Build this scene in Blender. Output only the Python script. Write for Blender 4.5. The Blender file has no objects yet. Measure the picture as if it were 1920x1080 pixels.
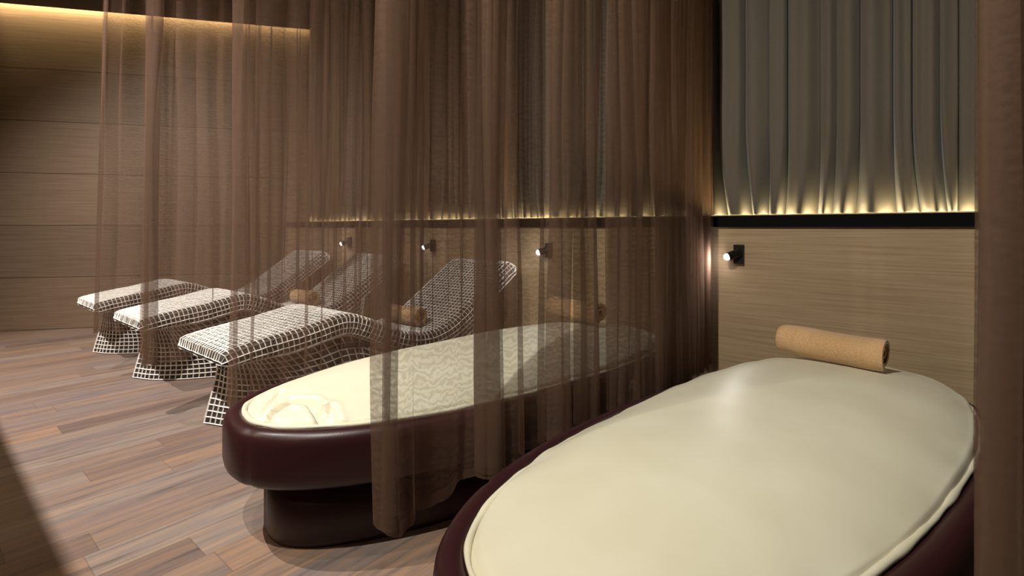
import bpy, bmesh, math, random
from mathutils import Vector, Matrix, noise

random.seed(7)
S = 1.15                      # camera height in metres; every length below is in camera heights
TH = math.radians(39.5)
D = 2.68                      # wall behind the heads
ZC = 3.12                     # ceiling
ZD = 2.42                     # unseen dropped ceiling behind the camera, shaped to cut the spots' light
col = bpy.context.scene.collection

# ---------------------------------------------------------------- camera
cam_d = bpy.data.cameras.new('camera'); cam = bpy.data.objects.new('camera', cam_d); col.objects.link(cam)
cam.location = (0, 0, S); cam.rotation_euler = (math.pi/2, 0, TH)
cam_d.sensor_width = 36; cam_d.lens = 947/1920*36; cam_d.shift_y = -113/1920; cam_d.clip_start = .02
bpy.context.scene.camera = cam
# ---------------------------------------------------------------- world / exposure
w = bpy.data.worlds.new('world'); bpy.context.scene.world = w; w.use_nodes = True
w.node_tree.nodes['Background'].inputs[0].default_value = (.02, .016, .012, 1)
w.node_tree.nodes['Background'].inputs[1].default_value = .3
vs = bpy.context.scene.view_settings
vs.view_transform = 'Standard'; vs.look = 'None'; vs.gamma = 1; vs.use_curve_mapping = False
vs.exposure = 0.16
bpy.context.scene.cycles.transparent_max_bounces = 40

# ---------------------------------------------------------------- unseen spots above the dropped ceiling, one added for the farther bed
def light(name, kind, loc, energy, colour, size=.03, target=None, angle=120, blend=.3, parent=None):
    d = bpy.data.lights.new(name, kind); o = bpy.data.objects.new(name, d); col.objects.link(o)
    d.energy = energy; d.color = colour
    d.shadow_soft_size = size
    o.location = Vector(loc)*S
    if kind == 'SPOT':
        d.spot_size = math.radians(angle); d.spot_blend = blend
        o.rotation_euler = (Vector(target)-Vector(loc)).to_track_quat('-Z', 'Y').to_euler()
    if parent: o.parent = parent
    return o
WHITE = (1, .93, .86); WARM = (1, .72, .36)
unseen_spots = [
    (-2.45, 580, WHITE, (-3.15, .75, .0), 94, 1),
    (-4.6, 470, WHITE, (-4.9, 1.6, .6), 110, 1),
    (-.75, 385, (1, .96, .84), (-.55, 1.9, .6), 108, 1),
    (-1.55, 90, (1, .95, .84), (-1.4, 1.9, .4), 74, 1),  # added fill spot, brightens the farther bed
]
for x, e, c, tg, an, bl in unseen_spots:
    light('unseen_spot', 'SPOT', (x, -.40, 3.05), e, c, .007, tg, an, bl)
back_lamps = [(-3.2, -1.5, 115), (-.6, -1.7, 40)]
for x, y, e in back_lamps:
    light('downlight_glow', 'SPOT', (x, y, ZD-.02), e, (1, .78, .5), .05, (x, y, 0), 150, .6)

# ---------------------------------------------------------------- helpers
def mesh_obj(name, verts, faces, mat, parent=None, smooth=True, uvs=None, scale=True, loc=(0, 0, 0)):
    me = bpy.data.meshes.new(name)
    k = S if scale else 1
    me.from_pydata([(v[0]*k, v[1]*k, v[2]*k) for v in verts], [], faces)
    if smooth:
        me.polygons.foreach_set('use_smooth', [True]*len(me.polygons))
    if uvs:
        ul = me.uv_layers.new(name='UVMap')
        for p in me.polygons:
            for li in p.loop_indices:
                ul.data[li].uv = uvs[me.loops[li].vertex_index]
    if mat: me.materials.append(mat)
    me.update()
    o = bpy.data.objects.new(name, me); col.objects.link(o)
    o.location = Vector(loc)*S
    if parent: o.parent = parent
    return o

def box(x0, x1, y0, y1, z0, z1):
    v = [(x, y, z) for x in (x0, x1) for y in (y0, y1) for z in (z0, z1)]
    f = [(0, 1, 3, 2), (4, 6, 7, 5), (0, 4, 5, 1), (2, 3, 7, 6), (0, 2, 6, 4), (1, 5, 7, 3)]
    return v, f

def box_obj(name, b, mat, parent=None, bevel=0, loc=(0, 0, 0)):
    v, f = box(*b)
    o = mesh_obj(name, v, f, mat, parent, smooth=False, loc=loc)
    if bevel:
        m = o.modifiers.new('bevel', 'BEVEL'); m.width = bevel*S; m.segments = 3
    return o

def empty(name, loc, rz=0):
    o = bpy.data.objects.new(name, None); col.objects.link(o)
    o.location = Vector(loc)*S; o.rotation_euler = (0, 0, rz); o.empty_display_size = .1
    return o

def tag(o, label=None, cat=None, group=None, kind=None):
    if label: o['label'] = label
    if cat: o['category'] = cat
    if group: o['group'] = group
    if kind: o['kind'] = kind
    return o

def copy_tree(o, parent=None):
    c = o.copy(); col.objects.link(c); c.parent = parent
    for ch in list(o.children):
        copy_tree(ch, c)
    return c

# ---------------------------------------------------------------- materials
def new_mat(name):
    m = bpy.data.materials.new(name); m.use_nodes = True
    nt = m.node_tree; b = nt.nodes['Principled BSDF']
    return m, nt, b
def N(nt, kind, **kw):
    n = nt.nodes.new(kind)
    for k, v in kw.items(): setattr(n, k, v)
    return n
def L(nt, a, b): nt.links.new(a, b)
def ramp(nt, stops, interp='LINEAR'):
    r = N(nt, 'ShaderNodeValToRGB'); cr = r.color_ramp; cr.interpolation = interp
    while len(cr.elements) < len(stops): cr.elements.new(.5)
    for e, (p, c) in zip(cr.elements, stops):
        e.position = p; e.color = (*c, 1) if len(c) == 3 else c
    return r
def simple(name, colr, rough=.5, metal=0, sheen=0, coat=0, spec=.5):
    m, nt, b = new_mat(name)
    b.inputs['Base Color'].default_value = (*colr, 1); b.inputs['Roughness'].default_value = rough
    b.inputs['Metallic'].default_value = metal; b.inputs['Sheen Weight'].default_value = sheen
    b.inputs['Coat Weight'].default_value = coat; b.inputs['Specular IOR Level'].default_value = spec
    return m
def emit(name, colr, strength):
    m, nt, b = new_mat(name)
    b.inputs['Base Color'].default_value = (0, 0, 0, 1)
    b.inputs['Emission Color'].default_value = (*colr, 1); b.inputs['Emission Strength'].default_value = strength
    return m
def bump(nt, b, height_out, strength=.2, dist=.01):
    n = N(nt, 'ShaderNodeBump'); n.inputs['Strength'].default_value = strength; n.inputs['Distance'].default_value = dist
    L(nt, height_out, n.inputs['Height']); L(nt, n.outputs[0], b.inputs['Normal'])

def laminate(name, c1, c2, c3, seams=None, along='X'):
    """horizontally streaked wood laminate; seams = panel height"""
    m, nt, b = new_mat(name)
    geo = N(nt, 'ShaderNodeTexCoord')
    mp = N(nt, 'ShaderNodeMapping'); mp.inputs['Scale'].default_value = (1.2, 1.2, 75)
    L(nt, geo.outputs['Object'], mp.inputs[0])
    n1 = N(nt, 'ShaderNodeTexNoise'); n1.inputs['Scale'].default_value = 1.6; n1.inputs['Detail'].default_value = 6; n1.inputs['Roughness'].default_value = .62
    L(nt, mp.outputs[0], n1.inputs[0])
    r = ramp(nt, [(.3, c1), (.5, c2), (.7, c3)])
    L(nt, n1.outputs[0], r.inputs[0])
    out = r.outputs[0]
    if seams:
        sx = N(nt, 'ShaderNodeSeparateXYZ'); L(nt, geo.outputs['Object'], sx.inputs[0])
        d = N(nt, 'ShaderNodeMath', operation='DIVIDE'); d.inputs[1].default_value = seams*S; L(nt, sx.outputs[2], d.inputs[0])
        fr = N(nt, 'ShaderNodeMath', operation='FRACT'); L(nt, d.outputs[0], fr.inputs[0])
        lt = N(nt, 'ShaderNodeMath', operation='LESS_THAN'); lt.inputs[1].default_value = .012; L(nt, fr.outputs[0], lt.inputs[0])
        lo_ = N(nt, 'ShaderNodeMath', operation='LESS_THAN'); lo_.inputs[1].default_value = 2.9*S; L(nt, sx.outputs[2], lo_.inputs[0])
        an = N(nt, 'ShaderNodeMath', operation='MULTIPLY'); L(nt, lt.outputs[0], an.inputs[0]); L(nt, lo_.outputs[0], an.inputs[1]); lt = an
        mx = N(nt, 'ShaderNodeMix', data_type='RGBA'); L(nt, lt.outputs[0], mx.inputs[0])
        L(nt, out, mx.inputs[6]); mx.inputs[7].default_value = (c1[0]*.35, c1[1]*.35, c1[2]*.35, 1)
        # plank to plank tone
        fl = N(nt, 'ShaderNodeMath', operation='FLOOR'); L(nt, d.outputs[0], fl.inputs[0])
        wn = N(nt, 'ShaderNodeTexWhiteNoise', noise_dimensions='1D'); L(nt, fl.outputs[0], wn.inputs['W'])
        mr = N(nt, 'ShaderNodeMapRange'); mr.inputs[3].default_value = .9; mr.inputs[4].default_value = 1.08; L(nt, wn.outputs[0], mr.inputs[0])
        vm = N(nt, 'ShaderNodeVectorMath', operation='SCALE'); L(nt, mx.outputs[2], vm.inputs[0]); L(nt, mr.outputs[0], vm.inputs['Scale'])
        out = vm.outputs[0]
    L(nt, out, b.inputs['Base Color'])
    b.inputs['Roughness'].default_value = .5; b.inputs['Specular IOR Level'].default_value = .3
    bump(nt, b, n1.outputs[0], .12, .004)
    return m

M = {}
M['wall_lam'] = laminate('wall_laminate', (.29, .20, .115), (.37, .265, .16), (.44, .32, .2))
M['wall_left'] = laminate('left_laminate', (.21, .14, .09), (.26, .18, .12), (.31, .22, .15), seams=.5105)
M['plaster'] = simple('dark_plaster', (.10, .075, .055), .9)
M['ceiling'] = simple('dark_ceiling', (.045, .03, .022), .85)
M['black'] = simple('black_metal', (.012, .012, .013), .35, .3)
M['ledge'] = simple('black_ledge', (.003, .003, .003), .7, spec=.08)
M['chrome'] = simple('chrome', (.72, .72, .74), .38, .35)
M['rail'] = simple('pale_rail', (.85, .82, .75), .3)
M['led_warm'] = emit('warm_led', (1, .84, .45), 90)
M['led_cove'] = emit('cove_led', (1, .78, .42), 85)
M['lens'] = emit('lamp_lens', (.93, .96, 1), 60)
M['dark_core'] = simple('dark_wicker_core', (.035, .024, .018), .75)

# leather
m, nt, b = new_mat('burgundy_leather')
tc = N(nt, 'ShaderNodeTexCoord'); vo = N(nt, 'ShaderNodeTexVoronoi'); vo.inputs['Scale'].default_value = 260; L(nt, tc.outputs['Object'], vo.inputs[0])
b.inputs['Base Color'].default_value = (.028, .0065, .008, 1); b.inputs['Roughness'].default_value = .38
b.inputs['Specular IOR Level'].default_value = .45
bump(nt, b, vo.outputs[0], .12, .001); M['leather'] = m
# cream vinyl
m, nt, b = new_mat('cream_vinyl')
tc = N(nt, 'ShaderNodeTexCoord'); n1 = N(nt, 'ShaderNodeTexNoise'); n1.inputs['Scale'].default_value = 5; L(nt, tc.outputs['Object'], n1.inputs[0])
r = ramp(nt, [(.3, (.68, .635, .49)), (.7, (.73, .69, .55))]); L(nt, n1.outputs[0], r.inputs[0]); L(nt, r.outputs[0], b.inputs['Base Color'])
b.inputs['Roughness'].default_value = .42; b.inputs['Specular IOR Level'].default_value = .4
M['cream'] = m
# white cord
m, nt, b = new_mat('white_cord')
b.inputs['Base Color'].default_value = (.84, .81, .76, 1); b.inputs['Roughness'].default_value = .55; M['cord'] = m
# towel
m, nt, b = new_mat('tan_terry')
tc = N(nt, 'ShaderNodeTexCoord'); n1 = N(nt, 'ShaderNodeTexNoise'); n1.inputs['Scale'].default_value = 240; n1.inputs['Detail'].default_value = 3; L(nt, tc.outputs['Object'], n1.inputs[0])
r = ramp(nt, [(.3, (.50, .29, .13)), (.7, (.68, .43, .22))]); L(nt, n1.outputs[0], r.inputs[0]); L(nt, r.outputs[0], b.inputs['Base Color'])
b.inputs['Roughness'].default_value = .95; b.inputs['Sheen Weight'].default_value = .4; bump(nt, b, n1.outputs[0], .8, .003); M['towel'] = m
# heavy curtain
m, nt, b = new_mat('heavy_curtain_cloth')
tc = N(nt, 'ShaderNodeTexCoord'); mp = N(nt, 'ShaderNodeMapping'); mp.inputs['Scale'].default_value = (500, 500, 300); L(nt, tc.outputs['UV'], mp.inputs[0])
n1 = N(nt, 'ShaderNodeTexNoise'); n1.inputs['Scale'].default_value = 1; n1.inputs['Detail'].default_value = 2; L(nt, mp.outputs[0], n1.inputs[0])
r = ramp(nt, [(.3, (.085, .067, .05)), (.7, (.14, .112, .084))]); L(nt, n1.outputs[0], r.inputs[0]); L(nt, r.outputs[0], b.inputs['Base Color'])
b.inputs['Roughness'].default_value = .85; b.inputs['Sheen Weight'].default_value = .2; bump(nt, b, n1.outputs[0], .4, .002); M['heavy'] = m
# sheer
def sheer(name, colr, alpha):
    m = bpy.data.materials.new(name); m.use_nodes = True; nt = m.node_tree; nt.nodes.clear()
    out = N(nt, 'ShaderNodeOutputMaterial'); tr = N(nt, 'ShaderNodeBsdfTransparent'); df = N(nt, 'ShaderNodeBsdfDiffuse'); tl = N(nt, 'ShaderNodeBsdfTranslucent')
    df.inputs[0].default_value = (*colr, 1); tl.inputs[0].default_value = (*colr, 1)
    m1 = N(nt, 'ShaderNodeMixShader'); m1.inputs[0].default_value = .45; L(nt, df.outputs[0], m1.inputs[1]); L(nt, tl.outputs[0], m1.inputs[2])
    # weave: fine cross threads with the watered look of the doubled net
    tc = N(nt, 'ShaderNodeTexCoord')
    wv = N(nt, 'ShaderNodeTexWave', wave_type='BANDS', bands_direction='Y'); wv.inputs['Scale'].default_value = 14; wv.inputs['Distortion'].default_value = 9
    wv.inputs['Detail'].default_value = 2; wv.inputs['Detail Scale'].default_value = 2.2
    L(nt, tc.outputs['UV'], wv.inputs[0])
    mp = N(nt, 'ShaderNodeMapping'); mp.inputs['Scale'].default_value = (420, 220, 1); L(nt, tc.outputs['UV'], mp.inputs[0])
    nn = N(nt, 'ShaderNodeTexNoise'); nn.inputs['Scale'].default_value = 1; L(nt, mp.outputs[0], nn.inputs[0])
    a1 = N(nt, 'ShaderNodeMath', operation='MULTIPLY_ADD'); a1.inputs[1].default_value = alpha*.35; a1.inputs[2].default_value = alpha*.62; L(nt, wv.outputs[1], a1.inputs[0])
    a2 = N(nt, 'ShaderNodeMath', operation='MULTIPLY_ADD'); a2.inputs[1].default_value = alpha*.5; L(nt, nn.outputs[0], a2.inputs[0]); L(nt, a1.outputs[0], a2.inputs[2])
    m2 = N(nt, 'ShaderNodeMixShader'); L(nt, a2.outputs[0], m2.inputs[0]); L(nt, tr.outputs[0], m2.inputs[1]); L(nt, m1.outputs[0], m2.inputs[2])
    L(nt, m2.outputs[0], out.inputs[0])
    return m
M['sheer'] = sheer('brown_sheer', (.235, .146, .104), .40)
M['hem'] = sheer('brown_sheer_hem', (.27, .175, .12), .75)

# floor planks running towards the wall
m, nt, b = new_mat('plank_floor')
tc = N(nt, 'ShaderNodeTexCoord'); sx = N(nt, 'ShaderNodeSeparateXYZ'); L(nt, tc.outputs['Object'], sx.inputs[0])
PW = .14*S; PL = 1.35*S
px = N(nt, 'ShaderNodeMath', operation='MULTIPLY_ADD'); px.inputs[1].default_value = 1/PW; px.inputs[2].default_value = 100.16; L(nt, sx.outputs[0], px.inputs[0])
ix = N(nt, 'ShaderNodeMath', operation='FLOOR'); L(nt, px.outputs[0], ix.inputs[0])
fx = N(nt, 'ShaderNodeMath', operation='FRACT'); L(nt, px.outputs[0], fx.inputs[0])
w1 = N(nt, 'ShaderNodeTexWhiteNoise', noise_dimensions='1D'); L(nt, ix.outputs[0], w1.inputs['W'])
py = N(nt, 'ShaderNodeMath', operation='MULTIPLY_ADD'); py.inputs[1].default_value = 1/PL; L(nt, sx.outputs[1], py.inputs[0]); L(nt, w1.outputs[0], py.inputs[2])
py2 = N(nt, 'ShaderNodeMath', operation='ADD'); py2.inputs[1].default_value = 50; L(nt, py.outputs[0], py2.inputs[0])
iy = N(nt, 'ShaderNodeMath', operation='FLOOR'); L(nt, py2.outputs[0], iy.inputs[0])
fy = N(nt, 'ShaderNodeMath', operation='FRACT'); L(nt, py2.outputs[0], fy.inputs[0])
cmb = N(nt, 'ShaderNodeCombineXYZ'); L(nt, ix.outputs[0], cmb.inputs[0]); L(nt, iy.outputs[0], cmb.inputs[1])
w2 = N(nt, 'ShaderNodeTexWhiteNoise', noise_dimensions='3D'); L(nt, cmb.outputs[0], w2.inputs[0])
rp = ramp(nt, [(0, (.165, .12, .104)), (.2, (.24, .18, .148)), (.4, (.20, .163, .158)), (.6, (.275, .19, .138)), (.8, (.215, .175, .162)), (1, (.275, .225, .192))])
L(nt, w2.outputs[0], rp.inputs[0])
off = N(nt, 'ShaderNodeVectorMath', operation='ADD'); sc = N(nt, 'ShaderNodeVectorMath', operation='SCALE'); sc.inputs['Scale'].default_value = 3.7
L(nt, cmb.outputs[0], sc.inputs[0]); L(nt, sc.outputs[0], off.inputs[0]); L(nt, tc.outputs['Object'], off.inputs[1])
mp = N(nt, 'ShaderNodeMapping'); mp.inputs['Scale'].default_value = (11, .9, 1); L(nt, off.outputs[0], mp.inputs[0])
g1 = N(nt, 'ShaderNodeTexNoise'); g1.inputs['Scale'].default_value = 2.2; g1.inputs['Detail'].default_value = 7; g1.inputs['Roughness'].default_value = .6; g1.inputs['Distortion'].default_value = .6; L(nt, mp.outputs[0], g1.inputs[0])
rg = ramp(nt, [(.28, (.5, .45, .44)), (.43, (.85, .84, .88)), (.58, (1.12, 1.0, .9)), (.75, (1.4, 1.15, .92))])
L(nt, g1.outputs[0], rg.inputs[0])
mu = N(nt, 'ShaderNodeMix', data_type='RGBA', blend_type='MULTIPLY'); mu.inputs[0].default_value = 1; L(nt, rp.outputs[0], mu.inputs[6]); L(nt, rg.outputs[0], mu.inputs[7])
# joints
def edge(frac, wd):
    s_ = N(nt, 'ShaderNodeMath', operation='SUBTRACT'); s_.inputs[1].default_value = .5; L(nt, frac, s_.inputs[0])
    ab = N(nt, 'ShaderNodeMath', operation='ABSOLUTE'); L(nt, s_.outputs[0], ab.inputs[0])
    gt = N(nt, 'ShaderNodeMath', operation='GREATER_THAN'); gt.inputs[1].default_value = .5-wd; L(nt, ab.outputs[0], gt.inputs[0]); return gt.outputs[0]
mxm = N(nt, 'ShaderNodeMath', operation='MAXIMUM'); L(nt, edge(fx.outputs[0], .011), mxm.inputs[0]); L(nt, edge(fy.outputs[0], .0015), mxm.inputs[1])
jm = N(nt, 'ShaderNodeMath', operation='MULTIPLY'); jm.inputs[1].default_value = .3; L(nt, mxm.outputs[0], jm.inputs[0])
mj = N(nt, 'ShaderNodeMix', data_type='RGBA'); L(nt, jm.outputs[0], mj.inputs[0]); L(nt, mu.outputs[2], mj.inputs[6]); mj.inputs[7].default_value = (.05, .03, .02, 1)
L(nt, mj.outputs[2], b.inputs['Base Color'])
b.inputs['Roughness'].default_value = .5; b.inputs['Specular IOR Level'].default_value = .35
bump(nt, b, g1.outputs[0], .1, .003)
M['floor'] = m

# ---------------------------------------------------------------- room
def wx(y): return -6.906 + (y-.617)*.75           # oblique left wall
YB = -2.4; XR = 1.6; YU = 2.90
def struct(o): o['kind'] = 'structure'; return o
def prism(poly, z0, z1):
    n = len(poly)
    v = [(x, y, z0) for x, y in poly]+[(x, y, z1) for x, y in poly]
    f = [tuple(range(n-1, -1, -1)), tuple(range(n, 2*n))]+[(i, (i+1) % n, n+(i+1) % n, n+i) for i in range(n)]
    return v, f
v, f = prism([(wx(YB)-.3, YB-.2), (XR+.2, YB-.2), (XR+.2, YU+.2), (wx(YU)-.3, YU+.2)], -.1, 0)
struct(mesh_obj('floor', v, f, M['floor'], smooth=False))
# lower part of the wall behind the heads
struct(box_obj('wall_back', (wx(D)-.05, XR, D, YU+.1, 0, 1.004), M['wall_lam']))
struct(box_obj('wall_upper', (wx(YU)-.05, XR, YU, YU+.1, 1.0, 3.6), M['plaster']))
# black ledge with a light channel along its top
vs_, fs_ = [], []
def addbox(b):
    v, f = box(*b); k = len(vs_); vs_.extend(v); fs_.extend([tuple(i+k for i in q) for q in f])
addbox((wx(D)-.02, XR, D-.015, YU, 1.004, 1.040)); addbox((wx(D)-.02, XR, D-.015, D+.02, 1.04, 1.060))
struct(mesh_obj('trim_1', vs_, fs_, M['ledge'], smooth=False))
vs_, fs_ = [], []
# oblique left wall, running past the ceiling edge into the cove
q = Vector((.75, 1, 0)).normalized(); nrm = Vector((q.y, -q.x, 0))    # towards the room
def lw(y, off=0): return Vector((wx(y), y, 0)) + nrm*off
p = [lw(YB, 0), lw(YU+.1, 0), lw(YU+.1, -.12), lw(YB, -.12)]
v, f = prism([(a.x, a.y) for a in p], 0, 3.6)
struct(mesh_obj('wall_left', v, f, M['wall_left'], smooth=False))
a, b_ = lw(.60, 0), lw(.36, 0); a2, b2 = lw(.60, .012), lw(.36, .012)
v, f = prism([(a2.x, a2.y), (a.x, a.y), (b_.x, b_.y), (b2.x, b2.y)], 0, 3.3)
struct(mesh_obj('wall_strip', v, f, M['wall_lam'], smooth=False))  # thin raised strip in the lighter laminate
struct(box_obj('wall_right', (XR, XR+.1, YB, YU+.1, 0, 3.6), M['plaster']))
struct(box_obj('wall_front', (wx(YB)-.1, XR+.1, YB-.1, YB, 0, 3.6), M['plaster']))
# ceiling, plus the unseen lower slab whose edge is set to cut the spots
SE = -.2536
wo = lambda y: Vector((wx(y)+.13*1.25, y, 0))
c1 = wo(SE); c2 = wo(YB)
v, f = prism([(c2.x, c2.y), (XR, YB), (XR, SE), (c1.x, c1.y)], ZD, ZD+.01)
c3 = wo(-.12); c4 = wo(YU)
v2, f2 = prism([(c3.x, c3.y), (XR, -.12), (XR, YU), (c4.x, c4.y)], ZC, ZC+.01)
k = len(v); v += v2; f += [tuple(i+k for i in q_) for q_ in f2]
v2, f2 = prism([(wx(YB)-.2, YB), (XR, YB), (XR, YU+.1), (wx(YU)-.2, YU+.1)], 3.6, 3.65)
k = len(v); v += v2; f += [tuple(i+k for i in q_) for q_ in f2]
struct(mesh_obj('ceiling', v, f, M['ceiling'], smooth=False))
# cove strip hidden above the ceiling edge
def strip(name, p0, p1, wdt, z, up, mat):
    d_ = (p1-p0).normalized(); n_ = Vector((-d_.y, d_.x, 0))*wdt
    v = [p0-n_, p1-n_, p1+n_, p0+n_]
    v = [(a.x, a.y, z) for a in v]+[(a.x, a.y, z+(-.006 if up else .006)) for a in v]
    f = [(0, 1, 2, 3), (7, 6, 5, 4)]+[(i, i+4, (i+1) % 4+4, (i+1) % 4) for i in range(4)]
    return mesh_obj(name, v, f, mat, smooth=False)
o = strip('cove_light_strip', lw(YB+.1, .06), lw(YU-.02, .06), .012, ZC+.10, False, M['led_cove'])
tag(o, 'warm strip light in the ceiling cove washing the top of the left wall', 'strip light')
o = strip('ledge_light_strip', Vector((-5.1, D+.088, 0)), Vector((XR-.05, D+.088, 0)), .008, 1.052, True, M['led_warm'])
tag(o, 'yellow strip light on the black ledge glowing under the heavy curtain', 'strip light')
# curtain rail by the back wall
o = box_obj('curtain_rail', (-4.95, XR-.05, D+.115, D+.125, ZC-.012, ZC), M['rail'])
tag(o, 'slim pale rail at the ceiling above the heavy grey curtain', 'rail')
# ceiling lamps behind the camera side
for i, (x, y, e) in enumerate(back_lamps):
    v, f = [], []
    n = 32
    for r_, z in ((.06, ZD-.004), (.06, ZD), (.045, ZD-.004), (.045, ZD-.001)):
        for j in range(n): v.append((x+r_*math.cos(j/n*6.2832), y+r_*math.sin(j/n*6.2832), z))
    for j in range(n):
        j2 = (j+1) % n
        f += [(j, j2, n+j2, n+j), (j2, j, 2*n+j, 2*n+j2), (2*n+j, 3*n+j, 3*n+j2, 2*n+j2)]
    o = mesh_obj('ceiling_downlight', v, f, M['black']); tag(o, 'round black-rimmed ceiling downlight over the dark floor, '+('near the beds' if x > -2 else 'near the loungers'), 'downlight')

# ---------------------------------------------------------------- heavy curtain above the ledge
def lerp_env(env, s):
    for (a0, v0), (a1, v1) in zip(env, env[1:]):
        if a0 <= s <= a1: return v0+(v1-v0)*(s-a0)/(a1-a0+1e-9)
    return env[0][1] if s < env[0][0] else env[-1][1]
def fold_centres(x0, x1, step, jit):
    out = []; x = x0
    while x < x1:
        out.append(x); x += step*(1+random.uniform(-jit, jit))
    return out
def heavy_curtain(x0, x1, yc, z0, z1):
    fc = fold_centres(x0, x1, .098, .5)
    amps = [random.uniform(.6, 1.15) for _ in fc]; drift = [random.uniform(-.035, .035) for _ in fc]
    ws = [random.uniform(.7, 1.3) for _ in fc]
    nz = 46; pts_per = 22
    v, uv, f = [], [], []
    nx = (len(fc)-1)*pts_per+1
    for j in range(nz+1):
        z = z0+(z1-z0)*(j/nz)**1.6; t = (z-z0)/(z1-z0)
        for i in range(nx):
            k = min(i//pts_per, len(fc)-2); u = (i-k*pts_per)/pts_per
            low = max(0, 1-(z-z0)/.45)
            d0 = drift[k]*low*low; d1 = drift[k+1]*low*low
            x = (fc[k]+d0)*(1-u)+(fc[k+1]+d1)*u
            a = (amps[k]*(1-u)+amps[k+1]*u)
            ph = math.cos(2*math.pi*u)
            # broad round pleats with tight valleys between them
            c_ = math.cos(2*math.pi*u)
            y = yc + a*(.040+.020*low)*(1-2*abs(math.sin(math.pi*u))**(.62+.7*low)) - .008*math.sin(4*math.pi*u*ws[k]+k)
            x -= a*.014*math.sin(2*math.pi*u)*(1-.6*low)
            y += .006*noise.noise(Vector((x*4, k*.3, z*3)))
            v.append((x, y, z)); uv.append(((fc[k]+u*.1), z))
    for j in range(nz):
        for i in range(nx-1):
            a = j*nx+i; f.append((a, a+1, a+nx+1, a+nx))
    o = mesh_obj('heavy_curtain', v, f, M['heavy'], uvs=uv)
    sm = o.modifiers.new('thick', 'SOLIDIFY'); sm.thickness = .003*S; sm.offset = 0
    return o
hc = heavy_curtain(-5.06, XR-.08, D+.120, 1.068, ZC-.014)
tag(hc, 'heavy pleated grey-brown curtain hanging to the black ledge above the laminate wall', 'curtain')

# ---------------------------------------------------------------- sheer curtains between the places
def px_of(X, Y): 
    d = -X*math.sin(TH)+Y*math.cos(TH); l = X*math.cos(TH)+Y*math.sin(TH)
    return 960+947*l/d
def sheer_panel(path, z0, seed, dens, label, base_step=.085, amp=.036, mat='sheer', lean=.06, name='sheer_curtain'):
    """path: points (X, Y) from the free end to the wall. dens: (distance along the path, gathered amount 0..1)"""
    rnd = random.Random(seed)
    P_ = [Vector((a, b)) for a, b in path]
    seg = [(P_[i+1]-P_[i]).length for i in range(len(P_)-1)]; tot = sum(seg)
    def at(s):
        s = max(0, min(tot-1e-6, s)); k = 0
        while s > seg[k]: s -= seg[k]; k += 1
        d = (P_[k+1]-P_[k]).normalized(); return P_[k]+d*s, d
    knots = [0.0]; A = [.5]
    while knots[-1] < tot:
        g = lerp_env(dens, knots[-1])
        knots.append(knots[-1]+base_step*(1.8-1.38*g)*rnd.uniform(.7, 1.3)); A.append((.25+.85*g)*rnd.uniform(.7, 1.15))
    knots[-1] = tot
    nk = len(knots)
    slant = [rnd.uniform(-.05, .05) for _ in knots]; ph2 = [rnd.uniform(0, 6.28) for _ in knots]
    nz = 40; pp = 12; nx = (nk-1)*pp+1
    v, uv, f = [], [], []
    zt = ZC-.01
    cl = 0
    for j in range(nz+1):
        tz = j/nz; z = z0+(zt-z0)*tz
        low = (1-tz)
        cl = 0; last = None
        for i in range(nx):
            k = min(i//pp, nk-2); u = (i-k*pp)/pp
            g = A[k]*(1-u)+A[k+1]*u
            s = knots[k]*(1-u)+knots[k+1]*u
            sl = (slant[k]*(1-u)+slant[k+1]*u)
            s2 = s + sl*low*.5 + amp*.8*g*math.sin(2*math.pi*u)
            # the free end leans outwards towards the hem
            s2 += lean*tz*(1-min(1, s/tot*1.5))
            o_ = amp*g*math.cos(2*math.pi*u+.5*math.sin(3*z+ph2[k]))*(1.0+.12*low)
            o_ += .006*noise.noise(Vector((s*7, seed, z*2.5)))
            p, d = at(s2)
            n_ = Vector((d.y, -d.x))
            q_ = p+n_*o_
            hz = z
            if j == 0: hz += .012*math.sin(k*1.7+u*3.1)+.006*math.sin(k*5.1)
            vec = (q_.x, q_.y, hz)
            if last: cl += math.hypot(q_.x-last[0], q_.y-last[1])
            last = (q_.x, q_.y)
            v.append(vec); uv.append((cl*S, z*S))
    fh = []
    for j in range(nz):
        for i in range(nx-1):
            a = j*nx+i; f.append((a, a+1, a+nx+1, a+nx))
    o = mesh_obj(name, v, f, M[mat], uvs=uv)
    # doubled, stitched hem band hanging at the foot of the net
    vh = []; uh = []
    for i in range(nx):
        for t_ in (0, 1):
            x0_, y0_, z0_ = v[i]; x1_, y1_, z1_ = v[nx+i]
            vh.append((x0_+(x1_-x0_)*.42*t_, y0_+(y1_-y0_)*.42*t_, z0_+(z1_-z0_)*.42*t_-.0005)); uh.append((uv[i][0], uv[i][1]+t_*.02))
    fhh = [(2*i, 2*i+2, 2*i+3, 2*i+1) for i in range(nx-1)]
    h = mesh_obj('hem', vh, fhh, M['sheer'], o, uvs=uh)
    tag(o, label, 'curtain', 'sheer curtains between the beds and loungers')
    return o
HZ = .30
def yy(X, px):     # distance towards the wall of an image column on the plane X
    a = math.atan((px-960)/947)-TH
    return X/math.tan(a)
def env(X, y0, items):
    return [(max(0, yy(X, px)-y0), g) for px, g in items]
sheer_panel([(-.985, .695), (-.975, 1.1), (-.93, 1.6), (-.87, 2.0), (-.866, 2.3), (-.885, 2.655)], HZ, 3,
    env(-.96, .695, [(690, 1), (735, .9), (742, .1), (772, .1), (778, 1), (815, 1), (822, .1), (868, .15), (875, 1), (940, 1), (946, .05), (1004, .05), (1012, 1), (1100, .7), (1230, .9), (1325, .8)]),
    'brown sheer curtain hanging between the two cream beds', lean=.02)
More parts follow.
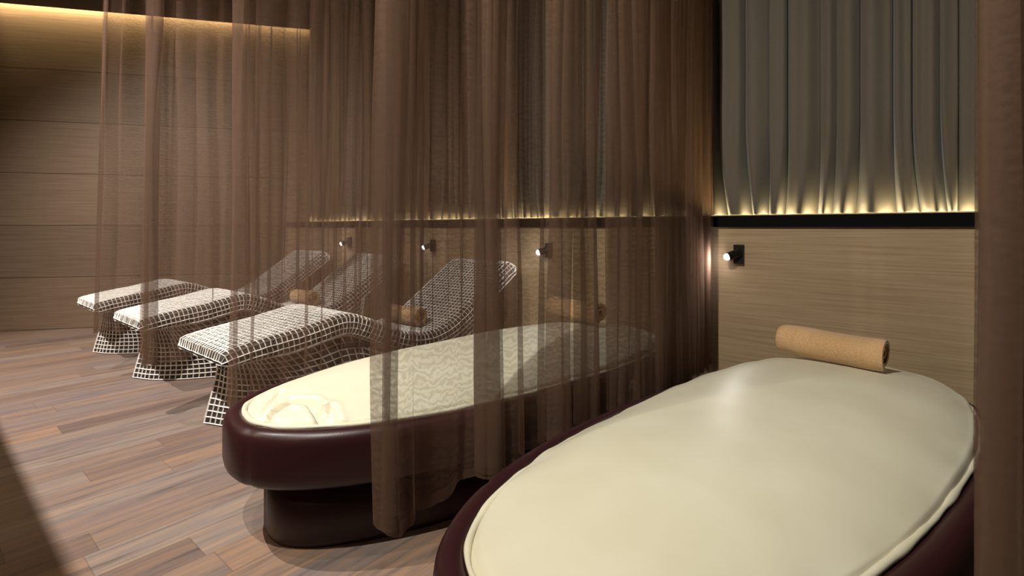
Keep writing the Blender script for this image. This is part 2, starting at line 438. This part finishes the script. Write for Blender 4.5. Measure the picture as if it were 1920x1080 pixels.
sheer_panel([(-2.08, .795), (-2.065, 1.3), (-2.04, 1.9), (-1.99, 2.43)], HZ, 11,
    env(-2.06, .79, [(405, 1), (428, .9), (440, .4), (480, .5), (490, .1), (530, .2), (560, .7), (640, .3), (720, .9), (800, .3), (970, .8)]),
    'sheer curtain between the far cream bed and the nearest woven lounger', lean=.05)
sheer_panel([(-3.09, .775), (-3.05, 1.5), (-2.93, 2.53)], HZ, 21,
    env(-3.07, .77, [(255, 1), (285, 1), (290, .05), (308, .05), (314, .8), (345, .7), (350, .1), (380, .3), (430, .7), (600, .6), (780, .7)]),
    'pinkish brown sheer curtain between the nearest and the middle woven lounger', lean=.05)
sheer_panel([(-4.27, .80), (-4.2, 1.6), (-4.08, 2.53)], HZ, 34,
    env(-4.26, .80, [(165, .9), (182, .6), (190, .05), (240, .1), (300, .3), (450, .5), (640, .6)]),
    'leftmost sheer curtain, hanging between the middle and the farthest woven lounger', lean=.08)
sheer_panel([(.075, .93), (.115, 1.2), (.175, 1.45), (.22, 1.7), (.24, 2.0), (.235, 2.3), (.195, 2.64)], HZ, 45,
    [(0, .8), (2, 1)], 'dark brown sheer curtain at the right edge beside the nearest cream bed', lean=0)

# ---------------------------------------------------------------- oval beds
def se(t, a, b, n, e):
    c_, s_ = math.cos(t), math.sin(t)
    u = math.copysign(abs(c_)**(2/n), c_); v_ = math.copysign(abs(s_)**(2/n), s_)
    return a*u*(1+e*v_), b*v_
BA, BB, BN, BE = .456, 1.034, 2.42, .062
NT = 360
def outline(off):
    # arc-length resampled superellipse, inset by off
    raw = [se(2*math.pi*i/1440, BA, BB, BN, BE) for i in range(1440)]
    ins = []
    for i in range(1440):
        x0, y0 = raw[i-3]; x1, y1 = raw[(i+3) % 1440]; dx, dy = x1-x0, y1-y0; l_ = math.hypot(dx, dy) or 1
        ins.append((raw[i][0]-off*dy/l_, raw[i][1]+off*dx/l_))
    acc = [0]
    for i in range(1440):
        a, b = raw[i], raw[(i+1) % 1440]; acc.append(acc[-1]+math.hypot(a[0]-b[0], a[1]-b[1]))
    res = []; j = 0
    for i in range(NT):
        tgt = acc[-1]*i/NT
        while acc[j+1] < tgt: j += 1
        res.append(ins[j])
    return res
OUTC = {}
def outl(off):
    k = round(off, 4)
    if k not in OUTC: OUTC[k] = outline(off)
    return OUTC[k]
def sweep(name, prof, mat, parent, seams=(), close_top=False, close_bot=False, closed_prof=False, depth=.003):
    v, f = [], []
    for k, (off, z) in enumerate(prof):
        o_ = outl(off)
        for i, (x, y) in enumerate(o_):
            zz = z; xx, yy_ = x, y
            for s_ in seams:
                dd = min(abs(i-s_), NT-abs(i-s_))
                if dd <= 1:
                    h_ = math.hypot(x, y); pin = depth*(1 if dd == 0 else .35)
                    xx -= x/h_*pin; yy_ -= y/h_*pin; zz -= pin*.5*(1 if z > .3 else -1)
            v.append((xx, yy_, zz))
    m_ = len(prof)
    for k in range(m_ if closed_prof else m_-1):
        k2 = (k+1) % m_
        for i in range(NT):
            i2 = (i+1) % NT
            f.append((k*NT+i, k*NT+i2, k2*NT+i2, k2*NT+i))
    if close_top: f.append(tuple(range((m_-1)*NT, m_*NT)))
    if close_bot: f.append(tuple(range(NT-1, -1, -1)))
    return mesh_obj(name, v, f, mat, parent)
RT = .405; RB = .232
def creases(kind):
    if kind: return []
    return []
def seg_dist(px_, py_, a, b):
    ax, ay = a; bx, by = b; dx, dy = bx-ax, by-ay
    t = max(0, min(1, ((px_-ax)*dx+(py_-ay)*dy)/(dx*dx+dy*dy+1e-9)))
    return math.hypot(px_-ax-t*dx, py_-ay-t*dy)
def make_bed(cx, cy, ang, wr, rad):
    root = empty('oval_bed', (cx, cy, 0), ang)
    # plinth
    pl = [(.135, 0), (.128, .0), (.122, .008), (.12, .02), (.12, RB+.01)]
    sweep('plinth', pl, M['leather'], root, seams=(30, 90, 150, 210, 270, 330), close_bot=True, close_top=True, depth=.0025)
    # padded rim, a closed roll
    pr = [(.14, RB), (.035, RB), (.016, RB+.006), (.004, RB+.02), (0, RB+.04), (0, RT-.04), (.003, RT-.02), (.011, RT-.007), (.022, RT), (.04, RT+.001), (.052, RT-.004), (.062, RT-.014), (.068, RT-.03), (.07, RT-.09), (.14, RT-.1)]
    sweep('rim', pr, M['leather'], root, seams=(12, 57, 102, 147, 192, 237, 282, 327), closed_prof=True)
    # mattress
    NR = 84; v, f, uv = [], [], []
    o_ = outl(.060)
    for k in range(NR+1):
        rho = 1-(k/NR)**1.35
        for i, (x, y) in enumerate(o_):
            X, Y = x*rho, y*rho
            edge_ = (1-rho)
            head = max(0, min(1, (Y+.2)/.9))
            ou = .020*math.exp(-((edge_-.018)/.02)**2)*(.1+1.0*head)
            X += x*ou; Y += y*ou*.6
            z = RT-.03 + (.032+.038*head)*min(1, (edge_/.03))**.6 + (.088-.02*head)*(1-rho**3.4)
            # ruffle of the edge
            ru = .0035*math.sin(i*.37+2*noise.noise(Vector((x*5, y*5, rad))))*math.exp(-edge_/.05)
            z += ru
            z += .004*noise.noise(Vector((X*1.5, Y*4+rad, .3)))
            for pl_, dep, wd in wr:
                dd = min(seg_dist(X, Y, pl_[q_], pl_[q_+1]) for q_ in range(len(pl_)-1))
                if dd < wd*3: z -= dep*math.exp(-(dd/wd)**2)-dep*.2*math.exp(-((dd-wd*1.7)/wd)**2)
            v.append((X, Y, z))
    for k in range(NR):
        for i in range(NT):
            i2 = (i+1) % NT
            if k == NR-1: f.append((k*NT+i, k*NT+i2, NR*NT))
            else: f.append((k*NT+i, k*NT+i2, (k+1)*NT+i2, (k+1)*NT+i))
    v = v[:NR*NT+1]
    k0 = len(v)      # skirt tucked behind the rim
    for i, (x, y) in enumerate(outl(.066)): v.append((x, y, RT-.085))
    for i in range(NT): f.append((k0+i, k0+(i+1) % NT, (i+1) % NT, i))
    mt = mesh_obj('mattress', v, f, M['cream'], root)
    # piping
    pv, pf = [], []
    oo = []
    for x, y in outl(.064):
        hd_ = .1+max(0, min(1, (y+.2)/.9)); oo.append((x*(1+.021*hd_), y*(1+.0126*hd_), .014*(hd_-.1)))
    for i, (x, y, dz) in enumerate(oo):
        x0, y0 = oo[i-1][:2]; x1, y1 = oo[(i+1) % NT][:2]; dx, dy = x1-x0, y1-y0; l_ = math.hypot(dx, dy)
        n_ = (dy/l_, -dx/l_)
        r_ = .0075*(1+.5*noise.noise(Vector((x*14, y*14, rad))))
        zc = RT-.003+dz+.004*noise.noise(Vector((x*9, y*9, rad+4)))
        for q_ in range(8):
            t = q_/8*2*math.pi
            pv.append((x+n_[0]*r_*math.cos(t), y+n_[1]*r_*math.cos(t), zc+r_*math.sin(t)))
    for i in range(NT):
        i2 = (i+1) % NT
        for q_ in range(8): pf.append((i*8+q_, i2*8+q_, i2*8+(q_+1) % 8, i*8+(q_+1) % 8))
    mesh_obj('piping', pv, pf, M['cream'], mt)
    return root
def to_local(p, cx, cy, ang):
    x, y = p[0]-cx, p[1]-cy; c_, s_ = math.cos(-ang), math.sin(-ang)
    return (x*c_-y*s_, x*s_+y*c_)
def Pf(x, y, h):
    d = 947*(1-h)/(y-427); l = (x-960)/947*d
    return (-d*math.sin(TH)+l*math.cos(TH), d*math.cos(TH)+l*math.sin(TH))
NB = (-.347, 1.556, -.185); FB = (-1.469, 1.652, -.212)
wr_far = []
for pts, dep, wd in [([(482, 783), (510, 770), (548, 758), (585, 762), (612, 784)], .014, .016), ([(488, 772), (527, 738)], .007, .010),
                     ([(617, 768), (634, 790)], .013, .014), ([(530, 793), (552, 786)], .010, .012), ([(668, 783), (684, 786)], .008, .010), ([(590, 765), (625, 790)], .008, .01)]:
    wr_far.append(([to_local(Pf(a, b, .43), *FB) for a, b in pts], dep*3.0, wd*.9))
near = make_bed(*NB, [], 1.0)
tag(near, 'nearest oval bed, cream vinyl mattress in a burgundy leather rim, filling the foreground', 'bed', 'oval relaxation beds')
far = make_bed(*FB, wr_far, 5.0)
tag(far, 'farther oval bed with a creased cream foot end, beside the nearest woven lounger', 'bed', 'oval relaxation beds')
# chrome control on the side of the far bed, near its head
def on_rim(i, z, off=0): 
    x, y = outl(off)[i]; return x, y, z
def uvsphere(cx, cy, cz, rx, ry, rz, n=20):
    v, f = [], []
    for a in range(n+1):
        for b_ in range(n):
            t = math.pi*a/n; p_ = 2*math.pi*b_/n
            v.append((cx+rx*math.sin(t)*math.cos(p_), cy+ry*math.sin(t)*math.sin(p_), cz+rz*math.cos(t)))
    for a in range(n):
        for b_ in range(n):
            f.append((a*n+b_, (a+1)*n+b_, (a+1)*n+(b_+1) % n, a*n+(b_+1) % n))
    return v, f
kx, ky = to_local((-.960, 1.94), *FB)
v, f = uvsphere(kx, ky, .332, .020, .036, .045); kn = mesh_obj('control_knob', v, f, M['chrome'], far); kn['label'] = 'chrome rounded control'
v, f = uvsphere(kx+.016, ky-.012, .318, .012, .018, .02); mesh_obj('socket', v, f, M['black'], kn)

# ---------------------------------------------------------------- rolled towels
def towel(name, loc, rz, length, R, label, group, tilt=0, seed=0):
    turns = 3.6; n = 150; th = .0125*R/.06
    outer, inner = [], []
    for i in range(n+1):
        u = i/n; a = -1.9-u*turns*2*math.pi
        r = R*(1-u*.84)
        wob = 1+.03*math.sin(a*2+seed)
        sq = .97
        outer.append((r*wob*math.cos(a), r*wob*math.sin(a)*sq)); r2 = max(.002, r-th*.96)
        inner.append((r2*wob*math.cos(a), r2*wob*math.sin(a)*sq))
    loop = outer+inner[::-1]; m_ = len(loop)
    nl = 26; v, f = [], []
    for j in range(nl+1):
        t = j/nl; x = (t-.5)*length
        e_ = min(t, 1-t)*length
        rs = 1-.07*math.exp(-e_/.006)
        for k, (yy_, zz) in enumerate(loop):
            u_ = k/(n) if k <= n else (m_-1-k)/n
            nn = .0022*noise.noise(Vector((x*9, yy_*10+seed, zz*10)))
            side = 1 if t > .5 else -1
            xx = x+side*.01*math.exp(-e_/.01)*math.sin(u_*9+seed)*.5 - side*.012*u_*math.exp(-e_/.02)
            dent = 1-.10*math.exp(-((x+length*.42)**2)/.0006)*max(0, math.cos(math.atan2(zz, yy_)+2.4))
            v.append((xx, yy_*rs*dent+nn, zz*rs*dent+nn+.003*math.sin(t*5+seed)))
    for j in range(nl):
        for k in range(m_):
            k2 = (k+1) % m_
            f.append((j*m_+k, j*m_+k2, (j+1)*m_+k2, (j+1)*m_+k))
    for j in (0, nl):
        for k in range(n):
            a, b_, c_, d_ = k, k+1, m_-2-k, m_-1-k
            q_ = (j*m_+a, j*m_+b_, j*m_+c_, j*m_+d_)
            f.append(q_ if j == 0 else q_[::-1])
    o = mesh_obj(name, v, f, M['towel'], loc=loc)
    o.rotation_euler = (0, tilt, rz)
    tag(o, label, 'towel', group)
    return o
towel('rolled_towel', (-.285, 2.235, .555), -.19, .345, .062, 'rolled tan towel on the nearest cream bed', 'rolled tan towels', .0, 1)
towel('rolled_towel', (-1.44, 2.28, .568), -.19, .345, .060, 'rolled tan towel on the farther cream bed, seen through the sheer curtain', 'rolled tan towels', .0, 2)

# ---------------------------------------------------------------- woven loungers
prof = [(.895, .425), (.94, .445), (1.05, .472), (1.14, .488), (1.24, .503), (1.35, .528), (1.44, .547), (1.51, .546), (1.60, .515), (1.78, .428), (1.88, .398), (1.99, .395), (2.10, .43), (2.19, .485), (2.33, .592), (2.46, .69), (2.54, .75), (2.60, .785)]
def catmull(pts, n):
    P_ = [Vector(p) for p in pts]; P_ = [P_[0]*2-P_[1]]+P_+[P_[-1]*2-P_[-2]]
    out = []
    for i in range(1, len(P_)-2):
        for k in range(12):
            t = k/12; a, b_, c_, d_ = P_[i-1:i+3]
            out.append(.5*((2*b_)+(c_-a)*t+(2*a-5*b_+4*c_-d_)*t*t+(3*b_-a-3*c_+d_)*t**3))
    out.append(P_[-2])
    acc = [0]
    for a, b_ in zip(out, out[1:]): acc.append(acc[-1]+(b_-a).length)
    res = []; j = 0
    for i in range(n+1):
        t = acc[-1]*i/n
        while j < len(acc)-2 and acc[j+1] < t: j += 1
        u = (t-acc[j])/(acc[j+1]-acc[j]+1e-9); res.append(out[j].lerp(out[j+1], u))
    return res, acc[-1]
HW = .285
SK = .17        # the loungers stand slightly askew to the wall
def ring_pts(hw, th, n):
    """rounded slab section, top at 0, bottom at -th; n points evenly spaced"""
    r = min(.035, th*.45); raw = []
    for cx_, cz_, a0 in ((hw-r, -r, 90), (hw-r, -th+r, 0), (-hw+r, -th+r, -90), (-hw+r, -r, -180)):
        for k in range(9):
            a = math.radians(a0-90*k/8); raw.append((cx_+r*math.cos(a), cz_+r*math.sin(a)))
    raw.append(raw[0]); acc = [0]
    for a, b_ in zip(raw, raw[1:]): acc.append(acc[-1]+math.hypot(a[0]-b_[0], a[1]-b_[1]))
    res = []; j = 0
    for i in range(n):
        t = acc[-1]*i/n
        while acc[j+1] < t: j += 1
        u = (t-acc[j])/(acc[j+1]-acc[j]+1e-9); res.append((raw[j][0]*(1-u)+raw[j+1][0]*u, raw[j][1]*(1-u)+raw[j+1][1]*u))
    return res
def slab_point_grid(ns, nt, grow):
    cl, ln = catmull(prof, ns)
    rows = []
    for i in range(ns+1):
        p = cl[i]; d = (cl[min(ns, i+1)]-cl[max(0, i-1)]).normalized(); n_ = Vector((-d.y, d.x))
        s = ln*i/ns
        th = .075+.035*min(1, s/.3)
        
        es, ee = s, ln-s
        k = 1; hwk = 1
        R_ = .035
        if es < R_: k = math.sqrt(max(.0, 1-((R_-es)/R_)**2))*.8+.2; hwk = 1-.05*(1-k)
        if ee < R_: k = math.sqrt(max(.0, 1-((R_-ee)/R_)**2))*.8+.2; hwk = 1-.05*(1-k)
        row = []
        for (x, z) in ring_pts(HW+grow, th+2*grow, nt):
            zc = -th/2+grow*0
            zz = (z+grow-zc)*k+zc
            yq = p.x+n_.x*zz; row.append((x*hwk+SK*(yq-.9), yq, p.y+n_.y*zz))
        rows.append(row)
    # round both ends outwards a little
    return rows
def brick_faces(rows, nt, off0=0):
    """brick bond: every second row shifted by half a cell. rows have 2*nt points round"""
    v = [p for r in rows for p in r]; n2 = 2*nt; f = []
    for i in range(len(rows)-1):
        sh = (i % 2)
        for k in range(nt):
            a = (2*k+sh) % n2; m_ = (a+1) % n2; b_ = (a+2) % n2
            f.append((i*n2+a, i*n2+m_, i*n2+b_, (i+1)*n2+b_, (i+1)*n2+m_, (i+1)*n2+a))
    return v, f
def cords(name, v, f, parent, thick):
    o = mesh_obj(name, v, f, M['cord'], parent, smooth=False)
    w_ = o.modifiers.new('cords', 'WIREFRAME'); w_.thickness = thick*S; w_.use_even_offset = False; w_.use_replace = True; w_.use_relative_offset = False; w_.offset = 0
    return o
def make_lounger(cx):
    root = empty('woven_lounger', (cx, 0, 0))
    rows = slab_point_grid(90, 64, -.004)
    v = [p for r in rows for p in r]; n_ = 64; f = []
    for i in range(90):
        for k in range(n_): f.append((i*n_+k, i*n_+(k+1) % n_, (i+1)*n_+(k+1) % n_, (i+1)*n_+k))
    f.append(tuple(range(n_-1, -1, -1))); f.append(tuple(90*n_+k for k in range(n_)))
    body = mesh_obj('reclining_shell', v, f, M['dark_core'], root)
    NS_, NP_ = 76, 44
    rows = slab_point_grid(NS_, NP_, 0)
    rj = random.Random(5)
    v = [(p[0]+rj.uniform(-.002, .002), p[1]+rj.uniform(-.0025, .0025), p[2]+rj.uniform(-.001, .001)) for r_ in rows for p in r_]
    f = [(i*NP_+k, i*NP_+(k+1) % NP_, (i+1)*NP_+(k+1) % NP_, (i+1)*NP_+k) for i in range(NS_) for k in range(NP_)]
    cords('cord_weave', v, f, body, .0080)
    # woven foot end cap: vertical ribs across the nose
    # pedestal
    top = [(-.20, 1.09), (-.10, 1.06), (0, 1.05), (.10, 1.06), (.20, 1.09), (.245, 1.22), (.25, 1.7), (.25, 2.1), (.23, 2.36), (0, 2.40), (-.23, 2.36), (-.25, 2.1), (-.25, 1.7), (-.245, 1.22)]
    bot = [(-.19, 1.0), (-.12, 1.01), (-.03, 1.05), (.06, 1.13), (.14, 1.26), (.20, 1.42), (.25, 1.75), (.255, 2.1), (.22, 2.35), (0, 2.40), (-.22, 2.35), (-.255, 2.1), (-.255, 1.65), (-.24, 1.2)]
    def loop_pts(L_, n):
        pts = L_+[L_[0]]
        P_ = [Vector(p) for p in L_]; m_ = len(P_); out = []
        for i in range(m_):
            a, b_, c_, d_ = P_[i-1], P_[i], P_[(i+1) % m_], P_[(i+2) % m_]
            for k in range(10):
                t = k/10; out.append(.5*((2*b_)+(c_-a)*t+(2*a-5*b_+4*c_-d_)*t*t+(3*b_-a-3*c_+d_)*t**3))
        return out
    To, Bo = loop_pts(top, 0), loop_pts(bot, 0)
    cl, _ = catmull(prof, 60)
    def under(y):
        b0 = min(cl, key=lambda q_: abs(q_.x-y)); return b0.y-.085
    def ped(nz, n, grow):
        acc = [0]; m_ = len(Bo)
        for i in range(m_): acc.append(acc[-1]+(Bo[(i+1) % m_]-Bo[i]).length)
        rows = []
        idx = []; j = 0
        for i in range(n):
            t = acc[-1]*i/n
            while acc[j+1] < t: j += 1
            idx.append((j, (t-acc[j])/(acc[j+1]-acc[j]+1e-9)))
        for k in range(nz+1):
            t = k/nz; row = []
            for j, u in idx:
                B_ = Bo[j].lerp(Bo[(j+1) % m_], u); T_ = To[j].lerp(To[(j+1) % m_], u)
                zt_ = under(T_.y)
                e_ = t**1.7*1.0
                waist = .02*math.sin(math.pi*t)
                c_ = Vector((0, 1.65)); p = B_.lerp(T_, e_); d = (p-c_); p = p-d.normalized()*(waist-grow)
                row.append((p.x+SK*(p.y-.9), p.y, .006+zt_*t))
            rows.append(row)
        return rows
    rows = ped(14, 96, -.003); v = [p for r in rows for p in r]; f = []
    for i in range(14):
        for k in range(96): f.append((i*96+k, i*96+(k+1) % 96, (i+1)*96+(k+1) % 96, (i+1)*96+k))
    f.append(tuple(range(95, -1, -1))); f.append(tuple(14*96+k for k in range(96)))
    pd = mesh_obj('pedestal', v, f, M['dark_core'], root)
    rows = ped(13, 104, 0); v = [p for r in rows for p in r]; f = []
    for i in range(13):
        for k in range(104): f.append((i*104+k, i*104+(k+1) % 104, (i+1)*104+(k+1) % 104, (i+1)*104+k))
    cords('pedestal_weave', v, f, pd, .0105)
    return root
LX = (-2.70, -3.93, -5.01)
LL = ('nearest woven brown and white lounger, beside the farther cream bed', 'middle woven brown and white lounger, between two other loungers', 'farthest woven brown and white lounger, close to the left wall')
l1 = make_lounger(LX[0]); tag(l1, LL[0], 'lounger', 'woven loungers')
for x, lb in zip(LX[1:], LL[1:]):
    c_ = copy_tree(l1); c_.location.x = x*S; tag(c_, lb, 'lounger', 'woven loungers')
towel('rolled_towel', (LX[0]+.20, 2.0, .463), 0, .30, .060, 'rolled tan towel in the seat hollow of the nearest woven lounger', 'rolled tan towels', 0, 3)
towel('rolled_towel', (LX[1]+.20, 2.0, .463), 0, .30, .060, 'rolled tan towel in the seat hollow of the middle woven lounger', 'rolled tan towels', 0, 4)

# ---------------------------------------------------------------- reading lamps on the wall
def cyl(p0, p1, r0, r1, n=24, cap=True):
    d = (p1-p0).normalized(); a = d.orthogonal().normalized(); b_ = d.cross(a); v, f = [], []
    for p, r_ in ((p0, r0), (p1, r1)):
        for k in range(n):
            t = 2*math.pi*k/n; v.append(tuple(p+a*r_*math.cos(t)+b_*r_*math.sin(t)))
    for k in range(n): f.append((k, (k+1) % n, n+(k+1) % n, n+k))
    if cap: f += [tuple(range(n-1, -1, -1)), tuple(range(n, 2*n))]
    return v, f
def make_lamp(x, z):
    root = empty('reading_lamp', (x, D, z))
    box_obj('mount', (-.02, .028, -.022, 0, -.045, .05), M['black'], root, .003)
    aim = Vector((-.62, -.62, -.28)).normalized()
    c0 = Vector((-.012, -.045, 0))
    v, f = cyl(c0-aim*.03, c0+aim*.034, .021, .021); hd = mesh_obj('lamp_head', v, f, M['black'], root, smooth=False)
    v, f = cyl(Vector((.004, -.02, 0)), c0, .008, .008); mesh_obj('swivel', v, f, M['black'], hd)
    ce = c0+aim*.034; v, f = uvsphere(ce.x, ce.y, ce.z, .0165, .0165, .0165, 14); ln = mesh_obj('lens', v, f, M['lens'], hd); ln['label'] = 'glowing white lens'
    d = bpy.data.lights.new('lamp_light', 'SPOT'); lo = bpy.data.objects.new('lamp_light', d); col.objects.link(lo); lo.parent = root
    d.energy = 5; d.color = (1, .96, .9); d.spot_size = math.radians(165); d.spot_blend = .8; d.shadow_soft_size = .012
    lo.location = (c0+aim*.056)*S; lo.rotation_euler = aim.to_track_quat('-Z', 'Y').to_euler()
    return root
lamps = [(1385, 480, 'black wall reading lamp with a white spot, above the nearest cream bed'),
         (1030, 472, 'black wall reading lamp behind the sheer curtain, above the farther cream bed'),
         (813, 463, 'wall reading lamp left of the nearest woven lounger head, third lamp from the right'),
         (657, 456, 'farthest wall reading lamp, above the middle woven lounger head')]
l0 = None
for px_, py_, lb in lamps:
    a = math.atan((px_-960)/947)-TH; X = D*math.tan(a); dep = D*math.cos(TH)-X*math.sin(TH); z = 1-(py_-427)/947*dep
    if l0 is None: l0 = make_lamp(X, z+.008); r_ = l0
    else: r_ = copy_tree(l0); r_.location = Vector((X, D, z+.008))*S
    tag(r_, lb, 'wall lamp', 'wall reading lamps')
